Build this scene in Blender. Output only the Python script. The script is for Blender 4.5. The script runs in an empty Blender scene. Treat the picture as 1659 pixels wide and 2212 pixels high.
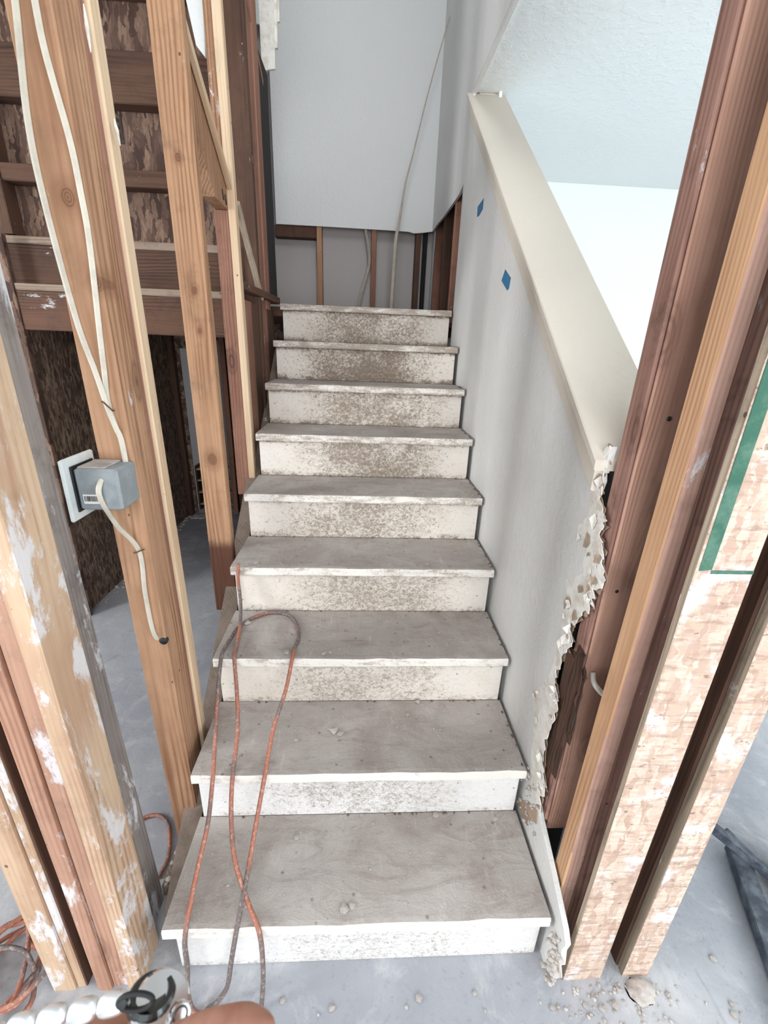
import bpy, bmesh, math, random
from mathutils import Vector, Matrix, noise as mnoise
from mathutils.geometry import tessellate_polygon

random.seed(7)
S = bpy.context.scene
COL = S.collection

# ---------------------------------------------------------------- camera
cam_d = bpy.data.cameras.new('camera')
cam = bpy.data.objects.new('camera', cam_d)
COL.objects.link(cam)
cam_d.sensor_fit = 'HORIZONTAL'
cam_d.sensor_width = 36.0
cam_d.lens = 950.88 / 1659 * 36.0
cam_d.clip_start = 0.02
right = Vector((0.99835, -0.04517, 0.03540))
fwd = Vector((0.05477, 0.93408, -0.35284))
up = Vector((-0.01713, 0.35420, 0.93501))
m = Matrix((right, up, -fwd)).transposed().to_4x4()
m.translation = Vector((0.4325, -0.6329, 1.4327))
cam.matrix_world = m
cam_d.dof.use_dof = True
cam_d.dof.focus_distance = 1.9
cam_d.dof.aperture_fstop = 16
S.camera = cam

# ---------------------------------------------------------------- world, lights, exposure
W = bpy.data.worlds.new('world')
S.world = W
W.use_nodes = True
bg = W.node_tree.nodes['Background']
bg.inputs[0].default_value = (0.86, 0.93, 1.0, 1)
bg.inputs[1].default_value = 0.5


def area(name, loc, target, sx, sy, power, col):
    d = bpy.data.lights.new(name, 'AREA')
    d.shape = 'RECTANGLE'
    d.size, d.size_y = sx, sy
    d.energy = power
    d.color = col
    o = bpy.data.objects.new(name, d)
    COL.objects.link(o)
    o.location = loc
    o.rotation_euler = (Vector(target) - Vector(loc)).to_track_quat('-Z', 'Y').to_euler()
    return o


area('front_opening_daylight', (0.3, -4.2, 1.7), (0.5, 1, 0.9), 3.0, 2.0, 84, (0.96, 0.98, 1.0))
area('front_fill_light', (1.25, -3.0, 1.05), (0.1, 2.98, 2.6), 0.8, 1.5, 24, (0.95, 0.98, 1.0))  # added lamp that strengthens the gradient on the landing wall; no door here
area('right_room_front_window', (3.3, -1.6, 1.8), (0.0, 2.9, 2.5), 1.2, 1.2, 40, (0.92, 0.97, 1.0))
area('right_room_side_window', (3.35, 0.9, 1.5), (1.2, 2.0, 1.6), 1.4, 1.3, 16, (0.92, 0.98, 1.0))
area('left_room_window', (-3.0, -0.7, 1.7), (0.9, 1.1, 1.0), 0.7, 1.4, 62, (0.96, 0.98, 1.0))
area('upper_fill_light', (0.62, -0.45, 3.9), (-0.3, 2.98, 3.0), 0.5, 1.0, 16, (0.94, 0.97, 1.0))  # added fill lamp brightening the landing back wall, grazing the right wall; no window

S.view_settings.view_transform = 'Standard'
S.view_settings.look = 'None'
S.view_settings.exposure = 0.38
S.view_settings.gamma = 1.0
S.view_settings.use_curve_mapping = False


# ---------------------------------------------------------------- materials
def srgb(r, g, b):
    f = lambda c: (c / 255 / 12.92) if c / 255 <= 0.04045 else ((c / 255 + 0.055) / 1.055) ** 2.4
    return (f(r), f(g), f(b), 1)


class NT:
    def __init__(self, name):
        self.m = bpy.data.materials.new(name)
        self.m.use_nodes = True
        self.t = self.m.node_tree
        self.b = self.t.nodes['Principled BSDF']
        self.out = self.t.nodes['Material Output']

    def n(self, typ, **kw):
        nd = self.t.nodes.new(typ)
        for k, v in kw.items():
            setattr(nd, k, v)
        return nd

    def l(self, a, b):
        self.t.links.new(a, b)

    def val(self, sock, v):
        if hasattr(v, 'links') or isinstance(v, bpy.types.NodeSocket):
            self.l(v, sock)
        else:
            sock.default_value = v

    def math(self, op, a, b=None, clamp=False):
        nd = self.n('ShaderNodeMath', operation=op, use_clamp=clamp)
        self.val(nd.inputs[0], a)
        if b is not None:
            self.val(nd.inputs[1], b)
        return nd.outputs[0]

    def mix(self, f, a, b, blend='MIX'):
        nd = self.n('ShaderNodeMix', data_type='RGBA', blend_type=blend)
        self.val(nd.inputs[0], f)
        self.val(nd.inputs[6], a)
        self.val(nd.inputs[7], b)
        return nd.outputs[2]

    def coords(self, rand=True):
        tc = self.n('ShaderNodeTexCoord')
        if not rand:
            return tc.outputs['Object']
        oi = self.n('ShaderNodeObjectInfo')
        k = self.math('MULTIPLY', oi.outputs['Random'], 31.0)
        cmb = self.n('ShaderNodeCombineXYZ')
        for i in range(3):
            self.l(k, cmb.inputs[i])
        ad = self.n('ShaderNodeVectorMath', operation='ADD')
        self.l(tc.outputs['Object'], ad.inputs[0])
        self.l(cmb.outputs[0], ad.inputs[1])
        return ad.outputs[0]

    def mapp(self, v, scale, rot=(0, 0, 0), loc=(0, 0, 0)):
        mp = self.n('ShaderNodeMapping')
        self.l(v, mp.inputs[0])
        mp.inputs['Scale'].default_value = scale
        mp.inputs['Rotation'].default_value = rot
        mp.inputs['Location'].default_value = loc
        return mp.outputs[0]

    def noise(self, v, scale, detail=4, rough=0.55, dist=0.0):
        nd = self.n('ShaderNodeTexNoise')
        self.l(v, nd.inputs['Vector'])
        nd.inputs['Scale'].default_value = scale
        nd.inputs['Detail'].default_value = detail
        nd.inputs['Roughness'].default_value = rough
        nd.inputs['Distortion'].default_value = dist
        return nd.outputs[0]

    def vor(self, v, scale, out='Distance'):
        nd = self.n('ShaderNodeTexVoronoi')
        self.l(v, nd.inputs['Vector'])
        nd.inputs['Scale'].default_value = scale
        return nd.outputs[out]

    def step(self, v, lo, hi, a=0.0, b=1.0):
        nd = self.n('ShaderNodeMapRange')
        nd.interpolation_type = 'SMOOTHSTEP'
        self.l(v, nd.inputs[0])
        nd.inputs[1].default_value = lo
        nd.inputs[2].default_value = hi
        nd.inputs[3].default_value = a
        nd.inputs[4].default_value = b
        return nd.outputs[0]

    def bump(self, h, strength, dist=0.002):
        bp = self.n('ShaderNodeBump')
        bp.inputs['Strength'].default_value = strength
        bp.inputs['Distance'].default_value = dist
        self.l(h, bp.inputs['Height'])
        self.l(bp.outputs[0], self.b.inputs['Normal'])

    def fin(self, col, rough=0.75, metal=0.0, spec=None):
        self.val(self.b.inputs['Base Color'], col)
        self.val(self.b.inputs['Roughness'], rough)
        self.b.inputs['Metallic'].default_value = metal
        if spec is not None:
            self.b.inputs['Specular IOR Level'].default_value = spec
        return self.m


def wood(name, light, dark, plaster=0.0, grime=0.0, knots=0.5, ringk=26.0, low=None, at=(), wet=None):
    N = NT(name)
    v = N.coords()
    sx0 = N.n('ShaderNodeSeparateXYZ')
    N.l(v, sx0.inputs[0])
    warp = N.noise(N.mapp(v, (1, 1, 0.13)), 8.0, 2, 0.5, 0.3)
    ph = N.math('ADD', N.math('MULTIPLY', N.math('ADD', sx0.outputs[0], N.math('MULTIPLY', sx0.outputs[1], 0.8)), ringk * 22), N.math('MULTIPLY', warp, ringk * 1.5))
    rings = N.math('MULTIPLY_ADD', N.math('SINE', ph), 0.5)
    N.t.nodes[-1].inputs[2].default_value = 0.5
    rings = N.math('POWER', rings, 1.8)
    fine = N.noise(N.mapp(v, (1, 1, 0.02)), 150.0, 4, 0.65)
    med = N.noise(N.mapp(v, (1, 1, 0.05)), 32.0, 4, 0.6)
    amp = N.step(N.noise(N.mapp(v, (1, 1, 0.2)), 9.0, 2), 0.38, 0.66, 0.03, 0.27)
    f = N.math('ADD', N.math('MULTIPLY', rings, amp), N.math('ADD', N.math('MULTIPLY', fine, 0.38), N.math('MULTIPLY', med, 0.42)))
    col = N.mix(N.step(f, 0.27, 0.80), light, dark)
    blot = N.noise(N.mapp(v, (1, 1, 0.35)), 6.0, 4, 0.6)
    col = N.mix(N.step(blot, 0.42, 0.72, 0, 0.55), col, dark)
    if knots > 0:
        kd = N.vor(N.mapp(v, (1, 1, 0.45), (0.2, 0.1, 0.0)), 5.0)
        kr = N.step(N.math('SINE', N.math('MULTIPLY', kd, 130.0)), -0.5, 0.9, 0.55, 1.0)
        kn = N.math('MULTIPLY', N.step(kd, 0.06, 0.17, knots, 0.0), kr)
        dk = tuple(c * 0.35 for c in dark[:3]) + (1,)
        col = N.mix(kn, col, dk)
    if at or wet is not None:
        tcw = N.n('ShaderNodeTexCoord')
        sw = N.n('ShaderNodeSeparateXYZ')
        N.l(tcw.outputs['Object'], sw.inputs[0])
        wob = N.math('MULTIPLY', N.math('SUBTRACT', N.noise(v, 40, 3), 0.5), 0.006)
        for (kx, kz, kr_) in at:
            dx = N.math('ABSOLUTE', N.math('SUBTRACT', sw.outputs[0], kx))
            dz = N.math('MULTIPLY', N.math('ABSOLUTE', N.math('SUBTRACT', sw.outputs[2], kz)), 0.72)
            dd = N.math('ADD', N.math('SQRT', N.math('ADD', N.math('MULTIPLY', dx, dx), N.math('MULTIPLY', dz, dz))), wob)
            rg = N.step(N.math('SINE', N.math('MULTIPLY', dd, 1500.0)), -0.6, 0.8, 0.45, 0.95)
            col = N.mix(N.math('MULTIPLY', N.step(dd, kr_ * 0.7, kr_ * 1.15, 1.0, 0.0), rg), col, tuple(c * 0.42 for c in dark[:3]) + (1,))
            col = N.mix(N.step(dd, kr_ * 1.0, kr_ * 2.6, 0.5, 0.0), col, dark)
        if wet is not None:
            wz = N.math('ADD', sw.outputs[2], N.math('MULTIPLY', wob, 4.0))
            col = N.mix(N.step(wz, wet - 0.03, wet + 0.02, 0.88, 0.0), col, srgb(74, 40, 32))
    if grime > 0:
        g = N.noise(v, 11.0, 6, 0.7)
        col = N.mix(N.step(g, 0.5, 0.72, 0, grime), col, srgb(66, 54, 48))
    nb = N.vor(N.mapp(v, (1, 1, 0.8)), 14.0)
    col = N.mix(N.step(nb, 0.035, 0.06, 0.75, 0), col, srgb(50, 36, 28))
    bh = fine
    if plaster > 0:
        p = N.noise(N.mapp(v, (1, 1, 0.42)), 9.0, 9, 0.72, 0.35)
        pm = N.step(p, 0.66 - plaster * 0.165, 0.71 - plaster * 0.14)
        if low:
            sx = N.n('ShaderNodeSeparateXYZ')
            tc = N.n('ShaderNodeTexCoord')
            N.l(tc.outputs['Object'], sx.inputs[0])
            pm = N.math('MULTIPLY', pm, N.step(sx.outputs[2], low[0], low[1], 1.0, low[2]))
        col = N.mix(N.math('MULTIPLY', pm, 0.74), col, srgb(226, 226, 230))
        bh = N.math('ADD', fine, N.math('MULTIPLY', pm, 0.8))
    N.bump(bh, 0.35, 0.0012)
    return N.fin(col, 0.78, spec=0.25)


def osb(name, cols, axis='Y', plaster=0.0, sc=1.0, angs=(0.15, 1.1, 2.2)):
    N = NT(name)
    v0 = N.coords()
    dn = N.n('ShaderNodeTexNoise')
    N.l(v0, dn.inputs['Vector'])
    dn.inputs['Scale'].default_value = 45.0
    dn.inputs['Detail'].default_value = 4
    dv = N.n('ShaderNodeVectorMath', operation='MULTIPLY_ADD')
    N.l(dn.outputs['Color'], dv.inputs[0])
    dv.inputs[1].default_value = (0.022, 0.022, 0.022)
    N.l(v0, dv.inputs[2])
    v = dv.outputs[0]
    layers = []
    for k, ang in enumerate(angs):
        r = (0, ang, 0) if axis == 'Y' else (ang, 0, 0)
        scl = (52 * sc, 30, 13 * sc) if axis == 'Y' else (30, 52 * sc, 13 * sc)
        mp = N.mapp(v, scl, r, (k * 3.3, k * 1.7, k))
        vn = N.n('ShaderNodeTexVoronoi')
        N.l(mp, vn.inputs['Vector'])
        vn.inputs['Scale'].default_value = 1.0
        sp = N.n('ShaderNodeSeparateColor')
        N.l(vn.outputs['Color'], sp.inputs[0])
        layers.append((sp.outputs[0], sp.outputs[1]))
    sel = N.math('LESS_THAN', layers[1][1], 0.5)
    a = N.mix(sel, layers[0][0], layers[1][0])
    sel2 = N.math('LESS_THAN', layers[2][1], 0.4)
    a = N.mix(sel2, a, layers[2][0])
    bw = N.n('ShaderNodeRGBToBW')
    N.l(a, bw.inputs[0])
    rp = N.n('ShaderNodeValToRGB')
    N.l(bw.outputs[0], rp.inputs[0])
    el = rp.color_ramp.elements
    el[0].position = 0.05
    el[0].color = cols[0]
    el[1].position = 0.95
    el[1].color = cols[2]
    e = el.new(0.5)
    e.color = cols[1]
    fine = N.noise(N.mapp(v0, (1, 1, 0.2) if axis != 'Y' or angs[0] < 1 else (0.2, 1, 1)), 170.0, 5, 0.7)
    col = N.mix(N.step(fine, 0.42, 0.68, 0, 0.55), rp.outputs[0], cols[0])
    if plaster > 0:
        p = N.noise(v, 9.0, 8, 0.7)
        col = N.mix(N.step(p, 0.58 - plaster * 0.1, 0.70 - plaster * 0.1, 0, 0.85), col, srgb(232, 232, 236))
        st_ = N.noise(N.mapp(v0, (0.16, 1, 1), (0, 0.12, 0)), 85.0, 5, 0.7)
        col = N.mix(N.step(st_, 0.48, 0.68, 0, 0.7), col, srgb(156, 128, 112))
        st2 = N.noise(N.mapp(v0, (0.2, 1, 1), (0, -0.25, 0), (3, 2, 1)), 60.0, 5, 0.7)
        col = N.mix(N.step(st2, 0.55, 0.72, 0, 0.6), col, srgb(232, 220, 206))
        dk = N.noise(N.mapp(v0, (1, 1, 2.4)), 42.0, 4, 0.65)
        col = N.mix(N.step(dk, 0.62, 0.70, 0, 0.75), col, srgb(104, 84, 74))
    N.bump(bw.outputs[0], 0.5, 0.0015)
    return N.fin(col, 0.8, spec=0.25)


def drywall(name, col, bump=0.25, sc=160.0, dirt=0.0):
    N = NT(name)
    v = N.coords(False)
    c = col
    if dirt:
        g = N.noise(v, 2.2, 4)
        c = N.mix(N.step(g, 0.4, 0.75, 0, dirt), col, srgb(150, 145, 138))
    h = N.noise(v, sc, 3, 0.5)
    h2 = N.noise(v, sc * 0.3, 2, 0.5)
    N.bump(N.math('ADD', h, N.step(h2, 0.45, 0.62)), bump, 0.003)
    return N.fin(c, 0.6, spec=0.3)


def plain(name, col, rough=0.6, metal=0.0, var=0.0, bump=0.0, bsc=60.0, other=None):
    N = NT(name)
    v = N.coords()
    c = col
    if var:
        g = N.noise(v, 25.0, 5, 0.65)
        c = N.mix(N.step(g, 0.4, 0.68, 0, var), col, other or srgb(120, 112, 105))
    if bump:
        N.bump(N.noise(v, bsc, 4), bump, 0.002)
    return N.fin(c, rough, metal)


PINE = wood('pine_pale', srgb(206, 176, 148), srgb(162, 122, 96), plaster=0.12, grime=0.12)
PINE_EDGE = wood('pine_edge', srgb(218, 194, 164), srgb(186, 152, 122), plaster=0.1, knots=0.2)
PINE_PL = wood('pine_plaster', srgb(208, 180, 152), srgb(158, 116, 90), plaster=0.75, grime=0.2)
PINE_K = wood('pine_knot_plaster', srgb(212, 186, 158), srgb(170, 130, 104), plaster=0.72, grime=0.15, knots=0.1)
PINE_PL2 = wood('pine_reddish_plaster', srgb(192, 152, 130), srgb(146, 104, 84), plaster=0.7, grime=0.2)
FIR_A = wood('fir_cabled', srgb(190, 150, 119), srgb(132, 93, 69), plaster=0.06, grime=0.15, knots=0.3, at=((-0.012, 0.33, 0.013), (0.012, 0.20, 0.010)), ringk=20)
FIR = wood('fir_mid', srgb(186, 147, 116), srgb(128, 89, 66), plaster=0.05, grime=0.25, knots=0.8)
FIR_B = wood('fir_knotty', srgb(190, 150, 117), srgb(132, 91, 67), plaster=0.05, grime=0.3, knots=0.25, at=((0.004, -0.505 + 0.018, 0.016), (-0.004, 0.34, 0.008), (0.002, 0.02, 0.009), (0.006, -0.09, 0.007)), wet=-0.79)
FIR_RED = wood('fir_red', srgb(156, 114, 96), srgb(112, 76, 62), plaster=0.05, grime=0.3, knots=0.7)
DARK = wood('wood_dark_brown', srgb(98, 72, 58), srgb(58, 41, 34), plaster=0.1, grime=0.5)
DARK_PL = wood('wood_dark_flecked', srgb(106, 77, 62), srgb(66, 46, 38), plaster=0.42, grime=0.5)
GREY = wood('wood_weathered_grey', srgb(160, 150, 144), srgb(104, 96, 94), plaster=0.8, grime=0.4, knots=0.5)
EDGE_GREY = wood('wood_grey_edge', srgb(186, 170, 150), srgb(128, 112, 96), plaster=0.25, grime=0.4, knots=0.0)
EDGE_DUSTY = wood('wood_dusty_top', srgb(160, 142, 126), srgb(116, 98, 84), plaster=0.2, grime=0.3, knots=0.0)
REDW = wood('redwood_post', srgb(194, 154, 134), srgb(146, 106, 90), plaster=0.1, grime=0.15, knots=0.5, ringk=40)
REDW_D = wood('redwood_stained', srgb(172, 134, 120), srgb(122, 88, 78), plaster=0.35, grime=0.5)
REDW_PL = wood('redwood_plastered', srgb(196, 160, 144), srgb(152, 116, 102), plaster=0.5, grime=0.25)
ORANGE_E = wood('orange_edge_wood', srgb(204, 164, 128), srgb(160, 118, 88), plaster=0.35, knots=0.2, ringk=36)
ROT = wood('rotten_black_wood', srgb(98, 70, 56), srgb(22, 17, 15), plaster=0.0, grime=0.8, ringk=40)
STRING = wood('stringer_dusty', srgb(140, 124, 112), srgb(104, 90, 80), plaster=0.1, grime=0.3)
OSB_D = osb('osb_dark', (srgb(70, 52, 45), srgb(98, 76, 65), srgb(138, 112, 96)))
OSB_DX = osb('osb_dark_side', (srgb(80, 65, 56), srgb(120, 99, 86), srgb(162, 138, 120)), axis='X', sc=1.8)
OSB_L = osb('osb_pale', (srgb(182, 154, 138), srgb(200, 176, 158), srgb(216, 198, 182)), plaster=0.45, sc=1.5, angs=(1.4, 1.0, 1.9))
GREEN = plain('green_paint', srgb(44, 92, 74), 0.75, var=0.45, other=srgb(110, 140, 124))
WHITE = drywall('drywall_white', srgb(228, 229, 228), 0.3)
WHITE_R = drywall('drywall_stairwell', srgb(222, 221, 218), 0.22, dirt=0.15)
WHITE_F = drywall('drywall_bright_room', srgb(236, 240, 240), 0.35, 110.0)
CAPM = drywall('cap_cream_paint', srgb(214, 205, 192), 0.12, 130.0)
PAPER = plain('torn_gypsum_paper', srgb(232, 229, 222), 0.85, var=0.5, bump=0.9, bsc=90, other=srgb(178, 160, 140))
PAPER_B = plain('brown_drywall_paper', srgb(170, 146, 124), 0.85, var=0.6, bump=0.6)
CAVITY = drywall('cavity_grey_drywall', srgb(176, 170, 168), 0.1)
GREYP = plain('dim_grey_panel', srgb(120, 116, 116), 0.8)
BLACK = plain('matte_black', srgb(30, 27, 28), 0.9)  # plain black for the pipe, the edge strip and the end-stud hollow
CABLE = plain('cable_white_sheath', srgb(204, 197, 182), 0.5, var=0.35, other=srgb(150, 142, 130))
CABLE_D = plain('cable_dusty_sheath', srgb(186, 176, 162), 0.6, var=0.3)
BOXM = plain('box_blue_grey_plastic', srgb(134, 142, 146), 0.55, var=0.35, bump=0.2, other=srgb(172, 176, 178))
PLATE = plain('plate_white_plastic', srgb(222, 228, 228), 0.4, var=0.15)
LABEL = plain('label_white', srgb(236, 236, 232), 0.5)
INK = plain('ink_black', srgb(26, 26, 28), 0.6)
STAPLE = plain('staple_rusty', srgb(92, 66, 34), 0.5, metal=0.6)
TAPE = plain('tape_blue', srgb(52, 112, 152), 0.7, var=0.3, bump=0.3, other=srgb(40, 90, 130))
STEEL_D = plain('dusty_black_steel', srgb(56, 62, 72), 0.6, metal=0.1, var=0.3, other=srgb(150, 158, 166))
PLASTER = plain('plaster_crumb', srgb(196, 188, 182), 0.9, var=0.7, bump=0.5, other=srgb(140, 128, 120))
DIRTM = plain('brown_dirt', srgb(112, 98, 86), 0.95, var=0.6, other=srgb(74, 62, 52))
CHROME = plain('polished_steel', srgb(240, 242, 244), 0.16, metal=1.0)
LINKM = plain('bright_brushed_steel', srgb(246, 248, 250), 0.34, metal=0.85)
GUN = plain('dark_steel', srgb(90, 92, 92), 0.3, metal=1.0)
GLASS_D = plain('dark_dial', srgb(84, 80, 74), 0.25)


def m_skin():
    N = NT('skin')
    v = N.coords(False)
    g = N.noise(v, 60, 4)
    c = N.mix(N.step(g, 0.35, 0.7), srgb(178, 128, 108), srgb(148, 100, 84))
    N.bump(N.noise(v, 420, 3), 0.25, 0.0006)
    N.b.inputs['Subsurface Weight'].default_value = 0.12
    N.b.inputs['Subsurface Radius'].default_value = (0.01, 0.004, 0.002)
    return N.fin(c, 0.5)


SKIN = m_skin()


def m_cord():
    N = NT('cord_orange_dusty')
    v = N.coords()
    g = N.noise(v, 5.5, 2, 0.4)
    c = N.mix(N.step(g, 0.46, 0.56), srgb(166, 104, 84), srgb(104, 94, 92))
    f = N.noise(v, 140, 3)
    c = N.mix(N.step(f, 0.5, 0.7, 0, 0.5), c, srgb(206, 178, 164))
    return N.fin(c, 0.6)


CORD = m_cord()


def m_floor():
    N = NT('dusty_concrete')
    v = N.coords(False)
    a = N.noise(v, 1.6, 6, 0.6, 0.3)
    b = N.noise(v, 9, 8, 0.7, 0.6)
    f = N.noise(v, 90, 4, 0.6)
    c = N.mix(N.step(a, 0.35, 0.68), srgb(154, 156, 163), srgb(184, 184, 187))
    c = N.mix(N.step(b, 0.48, 0.72, 0, 0.6), c, srgb(206, 204, 205))
    c = N.mix(N.step(f, 0.55, 0.75, 0, 0.3), c, srgb(116, 112, 114))
    e = N.noise(v, 3.2, 7, 0.7, 2.2)
    c = N.mix(N.step(e, 0.56, 0.66, 0, 0.5), c, srgb(128, 130, 138))
    N.bump(N.math('ADD', b, N.math('MULTIPLY', f, 0.4)), 0.35, 0.004)
    return N.fin(c, 0.6, spec=0.3)


FLOOR = m_floor()


def m_tread():
    N = NT('tread_dusty_board')
    v = N.coords()
    a = N.noise(v, 3.2, 6, 0.65, 0.8)
    b = N.noise(N.mapp(v, (0.45, 1.3, 1), (0, 0, 0.35)), 15, 8, 0.74, 1.2)
    d = N.noise(N.mapp(v, (1.4, 0.4, 1), (0, 0, -0.3)), 26, 6, 0.7, 0.6)
    f = N.noise(v, 210, 3, 0.6)
    c = N.mix(N.step(a, 0.32, 0.66), srgb(160, 150, 143), srgb(184, 177, 172))
    c = N.mix(N.step(b, 0.46, 0.74, 0, 0.62), c, srgb(140, 125, 115))
    c = N.mix(N.step(d, 0.56, 0.76, 0, 0.45), c, srgb(216, 211, 207))
    c = N.mix(N.step(f, 0.60, 0.74, 0, 0.45), c, srgb(214, 208, 203))
    g = N.noise(v, 34, 5, 0.75, 0.5)
    c = N.mix(N.step(g, 0.64, 0.72, 0, 0.7), c, srgb(106, 90, 82))
    sp = N.vor(v, 22)
    c = N.mix(N.step(sp, 0.03, 0.14, 0.6, 0), c, srgb(104, 84, 76))
    N.bump(N.math('ADD', N.math('ADD', b, d), N.math('MULTIPLY', f, 0.3)), 0.75, 0.005)
    return N.fin(c, 0.82, spec=0.2)


TREAD = m_tread()


def m_nose(dirt):
    N = NT('nosing_chipped_paint_%d' % int(dirt * 10))
    v = N.coords()
    b = N.noise(N.mapp(v, (0.6, 1, 2.2)), 16, 7, 0.7, 0.3)
    f = N.noise(v, 120, 4, 0.7)
    k = N.math('ADD', N.math('MULTIPLY', b, 0.7), N.math('MULTIPLY', f, 0.3))
    c = N.mix(N.step(k, 0.54 - dirt * 0.2, 0.70 - dirt * 0.16, 0, 0.85), srgb(228, 223, 215), srgb(152, 136, 122))
    N.bump(k, 0.6, 0.003)
    return N.fin(c, 0.75, spec=0.25)


def m_riser(i):
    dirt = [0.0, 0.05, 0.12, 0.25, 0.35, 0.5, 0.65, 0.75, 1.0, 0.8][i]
    N = NT('riser_stained_paint_%d' % i)
    tc = N.n('ShaderNodeTexCoord')
    v = N.coords()
    sx = N.n('ShaderNodeSeparateXYZ')
    N.l(tc.outputs['Object'], sx.inputs[0])
    x, z = sx.outputs[0], sx.outputs[2]
    cx = N.math('ABSOLUTE', N.math('SUBTRACT', x, 0.02 + 0.03 * math.sin(i * 2.1)))
    centre = N.step(cx, 0.10, 0.44, 1.0, 0.12)
    broad = N.noise(v, 6.0, 4, 0.6)
    mask = N.math('MULTIPLY', centre, N.step(broad, 0.25, 0.6, 0.5, 1.0))
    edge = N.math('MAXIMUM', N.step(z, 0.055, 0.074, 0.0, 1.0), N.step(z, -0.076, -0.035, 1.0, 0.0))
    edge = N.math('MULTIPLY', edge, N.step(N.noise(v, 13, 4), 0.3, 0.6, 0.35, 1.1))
    f = N.noise(N.mapp(v, (1, 1, 1.25)), 72, 6, 0.74, 0.8)
    f2 = N.noise(v, 260, 3, 0.65)
    k = N.math('ADD', N.math('MULTIPLY', f, 0.7), N.math('MULTIPLY', f2, 0.3))
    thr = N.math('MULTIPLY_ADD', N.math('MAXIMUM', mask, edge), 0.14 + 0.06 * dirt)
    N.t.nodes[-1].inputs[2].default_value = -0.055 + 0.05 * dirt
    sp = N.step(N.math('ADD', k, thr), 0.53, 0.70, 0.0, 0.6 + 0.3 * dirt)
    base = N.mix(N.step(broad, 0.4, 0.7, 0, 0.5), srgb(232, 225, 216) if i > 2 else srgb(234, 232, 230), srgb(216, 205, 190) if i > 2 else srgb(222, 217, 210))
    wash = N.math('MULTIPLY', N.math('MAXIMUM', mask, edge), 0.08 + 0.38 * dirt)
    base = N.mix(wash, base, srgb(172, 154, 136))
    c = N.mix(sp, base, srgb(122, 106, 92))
    spots = N.vor(v, 30)
    c = N.mix(N.step(spots, 0.05, 0.14, 0.55, 0), c, srgb(96, 78, 62))
    pop = N.vor(v, 150)
    N.bump(N.math('ADD', k, N.math('MULTIPLY', N.math('MULTIPLY', pop, mask), 0.5)), 0.9, 0.004)
    return N.fin(c, 0.7, spec=0.3)


# ---------------------------------------------------------------- mesh helpers
def wloc(p):
    return Vector(p.matrix_basis.translation) if p else Vector((0, 0, 0))


def origin(p):
    o = Vector((0, 0, 0))
    while p:
        o += Vector(p.location)
        p = p.parent
    return o


def link(name, me, mat, parent=None, loc=(0, 0, 0), rot=None):
    turned = parent is not None and parent.type == 'MESH' and tuple(parent.rotation_euler) != (0, 0, 0)
    o = bpy.data.objects.new(name, me)
    COL.objects.link(o)
    o.parent = parent
    o.location = Vector(loc) - origin(parent)
    if rot is not None:
        o.rotation_euler = rot
    if turned:
        o.location = parent.rotation_euler.to_matrix().inverted() @ o.location
        o.rotation_euler = (parent.rotation_euler.to_matrix().inverted() @ o.rotation_euler.to_matrix()).to_euler()
    if mat is not None:
        if isinstance(mat, (list, tuple)):
            for mm in mat:
                me.materials.append(mm)
        else:
            me.materials.append(mat)
    return o


def from_bm(name, bm, mat, parent=None, loc=(0, 0, 0), rot=None, smooth=False):
    bmesh.ops.recalc_face_normals(bm, faces=bm.faces)
    me = bpy.data.meshes.new(name)
    bm.to_mesh(me)
    bm.free()
    if smooth:
        for p in me.polygons:
            p.use_smooth = True
    return link(name, me, mat, parent, loc, rot)


def thing(name, label, cat, loc, group=None):
    o = bpy.data.objects.new(name, None)
    COL.objects.link(o)
    o.location = loc
    o.empty_display_size = 0.1
    tag(o, label, cat, group)
    return o


def tag(o, label=None, cat=None, group=None, kind=None):
    if label:
        o['label'] = label
    if cat:
        o['category'] = cat
    if group:
        o['group'] = group
    if kind:
        o['kind'] = kind
    return o


def loft(rings, cap=True):
    bm = bmesh.new()
    R = [[bm.verts.new(p) for p in r] for r in rings]
    n = len(R[0])
    for a, b in zip(R, R[1:]):
        for i in range(n):
            bm.faces.new((a[i], a[(i + 1) % n], b[(i + 1) % n], b[i]))
    if cap:
        bm.faces.new(list(reversed(R[0])))
        bm.faces.new(R[-1])
    return bm


def chamfer(ring, c):
    out = []
    n = len(ring)
    for i in range(n):
        p, a, b = Vector(ring[i]), Vector(ring[i - 1]), Vector(ring[(i + 1) % n])
        out.append(p + (a - p).normalized() * min(c, (a - p).length * 0.4))
        out.append(p + (b - p).normalized() * min(c, (b - p).length * 0.4))
    return out


def stud(name, parent, mat, x0, x1, y0, y1, z0, z1, lean=0.0, leany=0.0, ch=0.003, ragged=0.0, jit=0.0008):
    """upright board; footprint in metres, lean = shift in x per 2 m of height"""
    rng = random.Random(hash((round(x0, 3), round(y0, 3), round(z0, 3))) & 0xffff)
    ox, oy, oz = (x0 + x1) / 2, (y0 + y1) / 2, (z0 + z1) / 2
    ring = chamfer([(x0 - ox, y0 - oy), (x1 - ox, y0 - oy), (x1 - ox, y1 - oy), (x0 - ox, y1 - oy)], ch)
    rings = []
    ns = 7
    for k in range(ns + 1):
        z = z0 + (z1 - z0) * k / ns
        dx = lean * z / 2
        dy = leany * z / 2
        rr = []
        for (x, y) in ring:
            dz = rng.uniform(-ragged, ragged) if k in (0, ns) else 0
            rr.append((x + dx + rng.uniform(-jit, jit), y + dy + rng.uniform(-jit, jit), z - oz + dz))
        rings.append(rr)
    return from_bm(name, loft(rings), mat, parent, (ox, oy, oz))


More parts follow.
